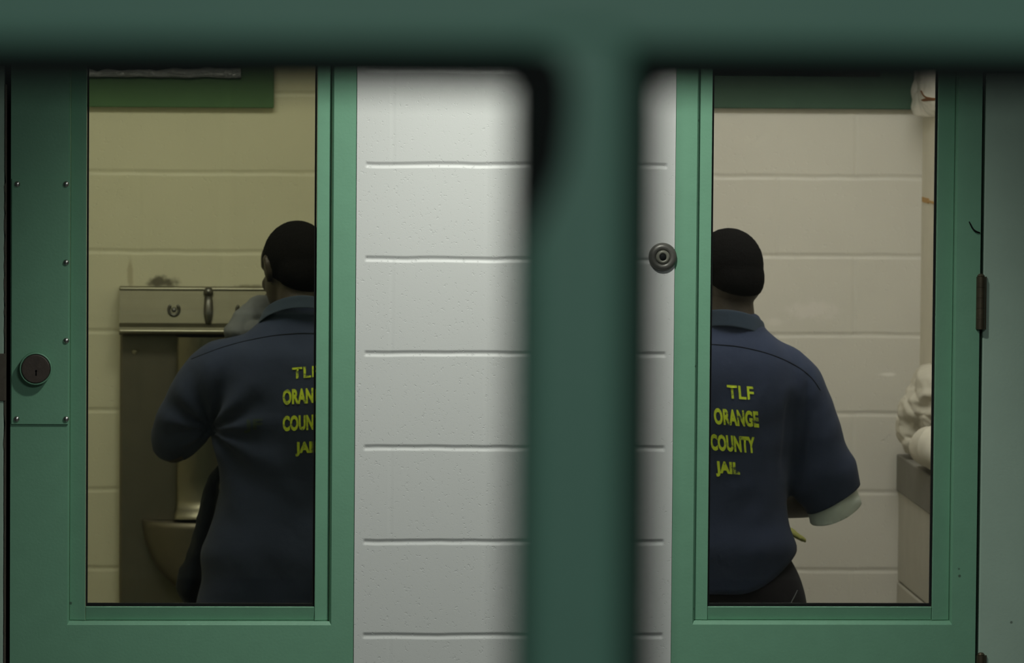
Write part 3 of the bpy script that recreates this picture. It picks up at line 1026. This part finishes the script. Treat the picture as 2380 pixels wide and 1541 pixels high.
def text_on(bvh, lines, mat, parent, du_up, name='lettering', off=0.0016, shear=0.0):
    """lines: (string, centre u, centre v, width px, height px, slope deg, bold) printed on the cloth"""
    for s, cu, cv, wpx, hpx, slope, bold in lines:
        fc = bpy.data.curves.new('t', 'FONT')
        fc.body = s
        fc.size = 1.0
        fc.offset = bold
        fc.space_character = 1.06
        fo = bpy.data.objects.new('t', fc)
        C.objects.link(fo)
        dg = bpy.context.evaluated_depsgraph_get()
        me = bpy.data.meshes.new_from_object(fo.evaluated_get(dg))
        bpy.data.objects.remove(fo, do_unlink=True)
        bm = bmesh.new()
        bm.from_mesh(me)
        bmesh.ops.triangulate(bm, faces=bm.faces)
        bmesh.ops.subdivide_edges(bm, edges=[e for e in bm.edges if e.calc_length() > 0.25], cuts=2)
        bmesh.ops.triangulate(bm, faces=bm.faces)
        xs = [v.co.x for v in bm.verts]
        ys = [v.co.y for v in bm.verts]
        x0, x1, y0, y1 = min(xs), max(xs), min(ys), max(ys)
        a = math.radians(slope)
        bad = []
        for v in bm.verts:
            lx = ((v.co.x-x0)/(x1-x0)-0.5)*wpx
            ly = (0.5-(v.co.y-y0)/(y1-y0))*hpx
            lx -= ly*shear
            u = cu+lx*math.cos(a)-ly*math.sin(a)*0.25
            vv = cv+lx*math.sin(a)+ly
            p = on(bvh, u, vv, off)
            if p is None:
                bad.append(v)
            else:
                v.co = p
        bmesh.ops.delete(bm, geom=bad, context='VERTS')
        bm.to_mesh(me)
        bm.free()
        link(name, me, mat, parent)


def seam_on(bvh, uv, parent, r=0.0011):
    pts = []
    dense = catmull(uv, 6)
    for u, v in dense:
        p = on(bvh, u, v, 0.0006)
        if p is not None:
            pts.append((p, r))
    if len(pts) > 3:
        MB().tube(pts, 6, 1).build('yoke_seam', M['seam'], parent, True)


def torso_rings(rows, Ym, n=40, pw=2.5):
    """rows: (v, centre u, half width px, back dy, front dy[, skew]) -> superellipse sections"""
    rs = []
    for v, cu, hw, yb2, yf in catmull(rows, 4):
        c0 = px(cu, v, Ym)
        hwm = (px(cu+hw, v, Ym)-px(cu-hw, v, Ym)).length/2
        cy_, ry = (yb2+yf)/2, (yf-yb2)/2
        ring = []
        for k in range(n):
            a = 2*math.pi*k/n
            ca, sa = math.cos(a), math.sin(a)
            ring.append(Vector((c0.x+hwm*math.copysign(abs(ca)**(2/pw), ca), Ym+cy_+ry*math.copysign(abs(sa)**(2/pw), sa), c0.z)))
        rs.append(ring)
    return rs


def legs(mb, hipc, Ym, spread, rad_hip, toe_y=0.0):
    hz = hipc.z
    for s in (-1, 1):
        x = hipc.x+s*spread
        mb.tube([(Vector((x-s*.01, Ym, hz+0.02)), rad_hip, rad_hip*1.05), (Vector((x, Ym+.005, hz-0.15)), rad_hip*.93, rad_hip), (Vector((x+s*.01, Ym+.01, 0.50)), rad_hip*.66, rad_hip*.7),
                 (Vector((x+s*.015, Ym-.005, 0.33)), rad_hip*.60, rad_hip*.66), (Vector((x+s*.02, Ym, 0.09)), rad_hip*.40, rad_hip*.42)], 18, 5, (0, 1, 0))


def shoe(x, y, s):
    k = MB()
    k.tube([(Vector((x, y-0.055, 0.055)), 0.036, 0.055), (Vector((x, y+0.0, 0.05)), 0.040, 0.05), (Vector((x+s*.01, y+0.09, 0.036)), 0.047, 0.036), (Vector((x+s*.012, y+0.17, 0.027)), 0.038, 0.027)], 18, 5)
    me = fuse(k, 0.006, 4)
    for v in me.vertices:
        v.co.z = max(v.co.z, 0.001)
    return me


def collar_mesh(rows, parent, mat, name='collar'):
    """rows: list of (inner top point, fold point, outer bottom point) around the neck"""
    bm = MB()
    b = bm.bm
    grid = []
    for tpt, fpt, opt in rows:
        line = catmull([tuple(tpt), tuple(fpt), tuple(fpt.lerp(opt, 0.5)+Vector((0, 0, 0))), tuple(opt)], 3)
        grid.append([b.verts.new(p) for p in line])
    for a, c in zip(grid, grid[1:]):
        for i in range(len(a)-1):
            b.faces.new((a[i], a[i+1], c[i+1], c[i]))
    o = bm.build(name, mat, parent, True)
    thicken(o, 0.0025)
    sb = o.modifiers.new('sub', 'SUBSURF')
    sb.levels = sb.render_levels = 1
    return o


def neck_collar(c, rise, rx, ry, hgt, drop, flare, parent, mat, tilt=0.0, a0=-50, a1=230, roll=0.0):
    """folded shirt collar round a neck at c: angle 0 = +x, 90 = back (-y)"""
    rows = []
    n = 40
    for k in range(n+1):
        a = math.radians(a0+(a1-a0)*k/n)
        bk = max(0.0, math.sin(a))
        front = max(0.0, -math.sin(a))
        dx, dy = math.cos(a), -math.sin(a)
        z0 = c.z+hgt-rise*(1-bk**1.2)-0.030*front+roll*dx
        inner = Vector((c.x+dx*(rx-0.004), c.y+dy*(ry-0.004), z0-0.022))
        fold = Vector((c.x+dx*rx, c.y+dy*ry, z0))
        dp = drop*(1+0.35*(1-bk)**2)
        outer = Vector((c.x+dx*(rx+flare*(1+0.5*(1-bk))), c.y+dy*(ry+flare*(1+0.5*(1-bk))), z0-dp))
        rows.append((inner, fold, outer))
    return collar_mesh(rows, parent, mat)


# ---- man in the right cell ------------------------------------------------
YR = 1.20
Q = lambda u, v, dy=0.0: px(u, v, YR+dy)
sk_c = Q(1688, 642, 0.035)
yawR, pitchR = math.radians(26), math.radians(-14)
hipR = Q(1668, 1395)
body = MB()
R_, Lh = head_shapes(body, sk_c, yawR, pitchR)
body.tube([(Q(1704, 800, -0.01), .066, .062), (Q(1703, 745, -0.005), .054, .056), (Q(1700, 690, 0.015), .051, .054), (Q(1697, 655, .03), .05, .052)], 18, 5, (0, 1, 0))
body.rings(torso_rings([(775, 1702, 60, -.05, .05), (830, 1706, 125, -.085, .08), (900, 1706, 138, -.10, .10), (1000, 1700, 125, -.10, .11), (1120, 1684, 118, -.09, .11), (1250, 1672, 130, -.10, .11), (1350, 1668, 150, -.11, .11), (1420, 1666, 145, -.10, .10)], YR))
legs(body, hipR, YR, 0.085, 0.082)
for s in (-1, 1):
    body.tube([(Vector((hipR.x+s*.107, YR-.03, 0.05)), .035, .04), (Vector((hipR.x+s*.115, YR+.08, 0.036)), .042, .03), (Vector((hipR.x+s*.12, YR+.15, 0.024)), .034, .02)], 14, 4)
shR, elR, wrR = Q(1846, 885, .0), Q(1926, 1150, .03), Q(1772, 1180, .27)
body.tube([(Q(1800, 860, 0), .05), (shR, .056), (shR.lerp(elR, .5), .048), (elR, .044), (elR.lerp(wrR, .3), .045), (elR.lerp(wrR, .65), .037), (wrR, .027, .024)], 18, 5)
dR = (wrR-elR).normalized()
hand_tubes(body, wrR, dR, (-0.2, 0.1, -1), (-0.3, 0.8, 0.2), 0.75)
shL, elL, wrL = Q(1562, 885, .0), Q(1490, 1140, .04), Q(1620, 1180, .27)
body.tube([(Q(1610, 860, 0), .05), (shL, .056), (shL.lerp(elL, .5), .048), (elL, .044), (elL.lerp(wrL, .3), .045), (elL.lerp(wrL, .65), .037), (wrL, .027, .024)], 18, 5)
hand_tubes(body, wrL, (wrL-elL), (0.2, 0.1, -1), (0.3, 0.8, 0.2), 0.75)
me = fuse(body, 0.0055, 5)
manR = link('person', me, M['skin'], None, True, origin=(hipR.x, YR, 0))
tag(manR, 'man in navy jail shirt with white undershirt cuff standing in the right cell', 'person')
link('hair', hair_mesh(sk_c, R_, Lh), M['hair'], manR, True)
for s in (-1, 1):
    e_ = MB().ellipsoid(Lh(.031*s, .079, .008), (.0112, .0112, .0112), None, 14).build('eye', M['eye'], manR, True)
    MB().ellipsoid(Lh(.031*s, .0885, .008), (.0045, .0030, .0045), None, 12).build('iris', M['rubber'], e_, True)
# trousers
tr = MB()
tr.rings(torso_rings([(1270, 1668, 150, -.115, .115), (1330, 1668, 186, -.128, .12), (1400, 1668, 208, -.13, .125), (1470, 1668, 206, -.12, .12)], YR))
legs(tr, hipR, YR, 0.088, 0.105)
me = fuse(tr, 0.008, 6)
cut(me, [((0, 0, px(1668, 1290, YR).z), (0, 0, 1), hipR, 0.35), ((0, 0, 0.075), (0, 0, -1), (hipR.x, YR, 0.05), 0.3)])
me.update()
wrinkle(me, lambda p: 0.004*noise.noise(Vector((p.x*14, p.y*14, p.z*9))))
o = link('trousers', me, M['trousers'], manR, True)
thicken(o, 0.002)
tb = bvh_of(o)
pts = [(p, .0012) for p in (on(tb, u, v, .001) for u, v in catmull([(1853, 1372), (1847, 1385), (1840, 1398), (1834, 1412)], 4)) if p is not None]
if len(pts) > 3:
    MB().tube(pts, 6, 1).build('pocket_seam', M['towel'], o, True)
for s in (-1, 1):
    link('shoe', shoe(hipR.x+s*.108, YR, s), M['shoe'], manR, True)
# shirt
sh = MB()
sh.rings(torso_rings([(730, 1702, 60, -.055, .055), (755, 1702, 72, -.064, .062), (775, 1702, 88, -.072, .07), (800, 1703, 122, -.092, .088), (840, 1706, 152, -.112, .105), (890, 1708, 160, -.124, .118), (960, 1704, 146, -.128, .125), (1060, 1694, 142, -.122, .13),
                      (1150, 1684, 146, -.122, .13), (1215, 1676, 158, -.13, .135), (1265, 1671, 180, -.14, .14), (1310, 1667, 178, -.138, .138), (1385, 1664, 178, -.136, .136)], YR))
hemR = Q(1934, 1158, .035)
axR = (hemR-shR).normalized()
sh.tube([(Q(1770, 835, 0), .060, .075), (Q(1835, 878, 0), .068, .080), (Q(1868, 950, .005), .069, .076), (Q(1893, 1040, .012), .074, .074), (Q(1908, 1100, .02), .088, .076), (hemR, .074, .072), (hemR+axR*0.05, .072, .072)], 22, 5, (0, 1, 0), False)
hemL = Q(1478, 1150, .035)
sh.tube([(Q(1640, 835, 0), .060, .075), (Q(1575, 878, 0), .068, .080), (Q(1540, 950, .005), .066, .076), (Q(1512, 1040, .012), .066, .072), (hemL, .072, .072), (hemL+(hemL-shL).normalized()*.05, .072, .072)], 22, 5, (0, 1, 0), False)
me = fuse(sh, 0.008, 7)
hz0 = px(1700, 1362, YR).z
nR = Vector((0.50, 0.10, -0.86)).normalized()
cut(me, [(hemR, nR, hemR+axR*0.03, 0.13), (hemL, Vector((-.3, .1, -.95)), hemL+Vector((-.01, 0, -.03)), 0.12)])
# curved shirt tail hem
bm = bmesh.new()
bm.from_mesh(me)
cxr = px(1668, 1350, YR).x
zc_r, z_hi = px(1668, 1367, YR).z, px(1668, 1275, YR).z


def hem_r(x):
    return min(z_hi, zc_r + 0.085*min(1.04, max(0.0, abs(x-cxr)/0.178-0.2)/0.8)**1.8)


bmesh.ops.delete(bm, geom=[v for v in bm.verts if v.co.z < hem_r(v.co.x) and abs(v.co.x-cxr) < 0.25 and v.co.z < z_hi+0.05 and abs(v.co.y-YR) < 0.16], context='VERTS')
for v in bm.verts:
    if v.is_boundary and v.co.z < z_hi+0.02 and abs(v.co.x-cxr) < 0.25 and abs(v.co.y-YR) < 0.16:
        v.co.z = hem_r(v.co.x)
bm.to_mesh(me)
bm.free()
me.update()


def foldR(p):
    z_top = 1.45
    a = noise.noise(Vector((p.x*9+p.z*2.5, p.y*5, p.z*2.2)))
    b_ = noise.noise(Vector((p.x*16-p.z*9, p.y*9+4, p.z*13)))
    c_ = 0.0
    if p.x > crA.x-0.12:
        for (p0, p1, wd, dp) in ((crA, crB, 0.009, 0.010), (crC, crD, 0.010, 0.007)):
            t_ = (p0.z-p.z)/(p0.z-p1.z)
            if -0.2 < t_ < 1.2:
                e_ = (p.x-(p0.x+(p1.x-p0.x)*t_))/wd
                c_ -= dp*math.exp(-e_*e_)*max(0.0, min(1.0, (t_+0.2)*3, (1.2-t_)*3))
    k_ = max(0.0, min(1.0, (p.z-hem_r(p.x)-0.012)/0.05))
    return (0.006*a+0.0035*b_+c_)*k_


crA, crB, crC, crD = Q(1884, 880, -.1), Q(1866, 1100, -.1), Q(1838, 930, -.1), Q(1826, 1090, -.1)
wrinkle(me, foldR)
shirtR = link('shirt', me, M['navy'], manR, True)
thicken(shirtR, 0.002)
sR = bvh_of(shirtR)
text_on(sR, [('TLF', 1721, 912, 62, 31, 4, 0.022), ('ORANGE', 1711, 971, 104, 38, 4.5, 0.047), ('COUNTY', 1703, 1031, 104, 38, 4, 0.047), ('JAIL', 1691, 1091, 56, 36, 4, 0.055)], M['ink'], shirtR, 0, shear=-0.10)
seam_on(sR, [(1560, 792), (1655, 800), (1720, 806), (1790, 823), (1850, 850), (1886, 878), (1906, 906)], shirtR)
neck_collar(Q(1704, 752, 0.0), .022, .072, .068, .036, .040, .009, shirtR, M['navy_in'], tilt=0.0, roll=-0.012)
# undershirt sleeve
us = MB()
cfE = Q(1944, 1200, .042)
us.tube([(Q(1905, 1075, .014), .056, .056), (Q(1925, 1130, .03), .062, .060), (Q(1938, 1170, .038), .066, .064), (cfE, .066, .064), (cfE+axR*.05, .066, .064)], 22, 5, (0, 1, 0), False)
me = fuse(us, 0.006, 4)
cut(me, [(Q(1942, 1190, .04), Vector((.40, .25, -.88)).normalized(), cfE, .14), (Q(1912, 1085, .014), -axR, Q(1905, 1070, .014), .07)])
me.update()
wrinkle(me, lambda p: 0.006*noise.noise(Vector((p.x*26, p.y*20, p.z*30))))
o = link('undershirt_cuff', me, M['white_tee'], manR, True)
tag(o, 'white undershirt cuff')
thicken(o, 0.0022)
# yellow cloth in his hand
yl = MB()
yl.tube([(Q(1770, 1212, .33), .012, .006), (Q(1815, 1222, .31), .014, .005), (Q(1846, 1240, .29), .013, .006), (Q(1869, 1256, .28), .004, .003)], 12, 5)
me = crumple(yl, 0.004, 0.005, 30, 1, 2)
tag(link('cloth_scrap', me, M['yellow'], None, True), 'small yellow-green cloth scrap held below the forearm of the man in the right cell', 'cloth')

# ---- man in the left cell -------------------------------------------------
YL = 1.35
P = lambda u, v, dy=0.0: px(u, v, YL+dy)
sk_l = P(686, 624, 0.05)
yawL, pitchL = math.radians(24), math.radians(-16)
hipL = P(712, 1400)
body = MB()
R_, Lh = head_shapes(body, sk_l, yawL, pitchL)
body.tube([(P(706, 790, -0.01), .07, .066), (P(704, 740, 0.0), .060, .062), (P(698, 690, 0.02), .056, .060), (P(694, 645, .04), .055, .057)], 18, 5, (0, 1, 0))
body.rings(torso_rings([(775, 706, 70, -.05, .05), (830, 706, 170, -.09, .09), (900, 708, 185, -.11, .11), (1000, 710, 180, -.11, .12), (1120, 712, 170, -.10, .125), (1250, 712, 175, -.11, .12), (1350, 712, 190, -.12, .12), (1430, 712, 185, -.11, .11)], YL))
legs(body, hipL, YL, 0.10, 0.092)
for s in (-1, 1):
    body.tube([(Vector((hipL.x+s*.122, YL-.03, 0.05)), .035, .04), (Vector((hipL.x+s*.13, YL+.08, 0.036)), .042, .03), (Vector((hipL.x+s*.135, YL+.15, 0.024)), .034, .02)], 14, 4)
sA, eA, wA = P(505, 870, .0), P(402, 1035, .07), P(548, 800, .22)
body.tube([(P(570, 850, 0), .055), (sA, .058), (sA.lerp(eA, .5), .050), (eA, .045), (eA.lerp(wA, .3), .045), (eA.lerp(wA, .7), .036), (wA, .028, .025)], 18, 5)
hand_tubes(body, wA, P(585, 735, .22)-wA, (0.6, -0.6, 0.2), (0.5, 0.5, 0.4), 0.55)
sB, eB, wB = P(900, 870, .0), P(945, 1080, .04), P(840, 1110, .27)
body.tube([(P(840, 850, 0), .055), (sB, .058), (sB.lerp(eB, .5), .050), (eB, .045), (eB.lerp(wB, .3), .045), (eB.lerp(wB, .7), .036), (wB, .028, .025)], 18, 5)
hand_tubes(body, wB, wB-eB, (-0.2, 0.1, -1), (-0.3, 0.8, 0.2), 0.7)
me = fuse(body, 0.0055, 5)
manL = link('person', me, M['skin2'], None, True, origin=(hipL.x, YL, 0))
tag(manL, 'man in navy jail shirt with his left arm bent at the steel wash unit', 'person')
link('hair', hair_mesh(sk_l, R_, Lh, -0.080), M['hair'], manL, True)
for s in (-1, 1):
    e_ = MB().ellipsoid(Lh(.031*s, .079, .008), (.0112, .0112, .0112), None, 14).build('eye', M['eye'], manL, True)
    MB().ellipsoid(Lh(.031*s, .0885, .008), (.0045, .0030, .0045), None, 12).build('iris', M['rubber'], e_, True)
tr = MB()
tr.rings(torso_rings([(1270, 712, 190, -.125, .12), (1330, 712, 215, -.135, .13), (1400, 712, 225, -.14, .13), (1470, 712, 220, -.13, .13)], YL))
legs(tr, hipL, YL, 0.105, 0.115)
me = fuse(tr, 0.008, 6)
cut(me, [((0, 0, px(712, 1290, YL).z), (0, 0, 1), hipL, 0.4), ((0, 0, 0.075), (0, 0, -1), (hipL.x, YL, 0.05), 0.3)])
me.update()
wrinkle(me, lambda p: 0.004*noise.noise(Vector((p.x*14, p.y*14, p.z*9))))
thicken(link('trousers', me, M['navy_trousers'], manL, True), 0.002)
for s in (-1, 1):
    link('shoe', shoe(hipL.x+s*.124, YL, s), M['shoe'], manL, True)
sh = MB()
sh.rings(torso_rings([(706, 703, 72, -.062, .06), (730, 704, 84, -.068, .068), (758, 706, 110, -.08, .078), (790, 706, 152, -.10, .095), (825, 707, 205, -.122, .115), (880, 709, 220, -.138, .13), (960, 711, 214, -.145, .14), (1040, 713, 214, -.142, .148),
                      (1110, 714, 204, -.135, .15), (1190, 714, 214, -.138, .152), (1240, 713, 231, -.148, .155), (1285, 712, 245, -.156, .155), (1340, 711, 238, -.158, .155), (1400, 711, 254, -.16, .155), (1445, 710, 262, -.16, .155)], YL))
sh.tube([(P(585, 835, 0), .062, .085), (P(505, 865, 0), .070, .088), (P(462, 925, .02), .070, .080), (P(425, 990, .045), .066, .072), (P(403, 1025, .085), .058, .060), (P(405, 1012, .13), .056, .056)], 22, 5, (0, 1, 0), True)
sh.tube([(P(825, 835, 0), .062, .085), (P(900, 865, 0), .068, .088), (P(922, 950, .01), .066, .078), (P(940, 1040, .03), .066, .070), (P(945, 1080, .04), .066, .066)], 22, 5, (0, 1, 0), False)
me = fuse(sh, 0.008, 7)
hzl = px(712, 1432, YL).z
cut(me, [((0, 0, hzl), (0, 0, -1), (hipL.x, YL, hzl-.02), 0.32)])
me.update()
arm_pit = P(490, 1000, -.08)


def foldL(p):
    a = noise.noise(Vector((p.x*8-p.z*3, p.y*5, p.z*2.5)))
    b_ = noise.noise(Vector((p.x*15+p.z*9, p.y*9+4, p.z*14)))
    d = (p-arm_pit)
    ang = math.atan2(d.z, d.x)
    f_ = math.exp(-(d.length/0.16)**2)
    return 0.0065*a+0.0035*b_+0.008*f_*math.sin(ang*9)


wrinkle(me, foldL)
shirtL = link('shirt', me, M['navy'], manL, True)
thicken(shirtL, 0.002)
sL = bvh_of(shirtL)
text_on(sL, [('TLF', 710, 865, 62, 26, -5, 0.022), ('ORANGE', 709, 920, 104, 36, -3.5, 0.047), ('COUNTY', 709, 982, 104, 36, -3, 0.047), ('JAIL', 714, 1043, 56, 34, -2, 0.055)], M['ink'], shirtL, 0)
text_on(sL, [('JF', 588, 990, 44, 32, -3, 0.04)], M['faint_letters'], shirtL, 0, 'faint_lettering')  # faint extra letters, barely off the shirt colour
seam_on(sL, [(860, 785), (735, 775), (660, 777), (590, 788), (520, 806), (445, 834)], shirtL)
neck_collar(P(702, 745, 0.0), .048, .094, .078, .066, .030, .012, shirtL, M['navy_in'])
# open front of the shirt hanging forward of the hip
ff = MB()
ff.tube([(P(512, 1090, .10), .012, .02), (P(496, 1125, .12), .014, .028), (P(487, 1162, .13), .018, .04), (P(475, 1225, .14), .020, .045), (P(454, 1300, .15), .021, .05), (P(441, 1348, .155), .031, .055), (P(441, 1380, .155), .024, .05), (P(448, 1408, .15), .013, .03)], 18, 5, (0, 1, 0))
me = crumple(ff, 0.005, 0.005, 20, 9, 2)
link('shirt_front', me, M['navy_trousers'], shirtL, True)
# towel held to his face
tw = MB()
tw.tube([(P(548, 778, .10), .026, .03), (P(566, 755, .14), .028, .035), (P(590, 735, .17), .030, .035), (P(612, 712, .18), .024, .03)], 16, 5)
tw.ellipsoid(P(590, 768, .12), (.05, .04, .02))
me = crumple(tw, 0.0045, 0.007, 20, 3, 2)
tag(link('towel', me, M['towel'], None, True), 'pale grey towel held against the face of the man at the wash unit', 'towel')
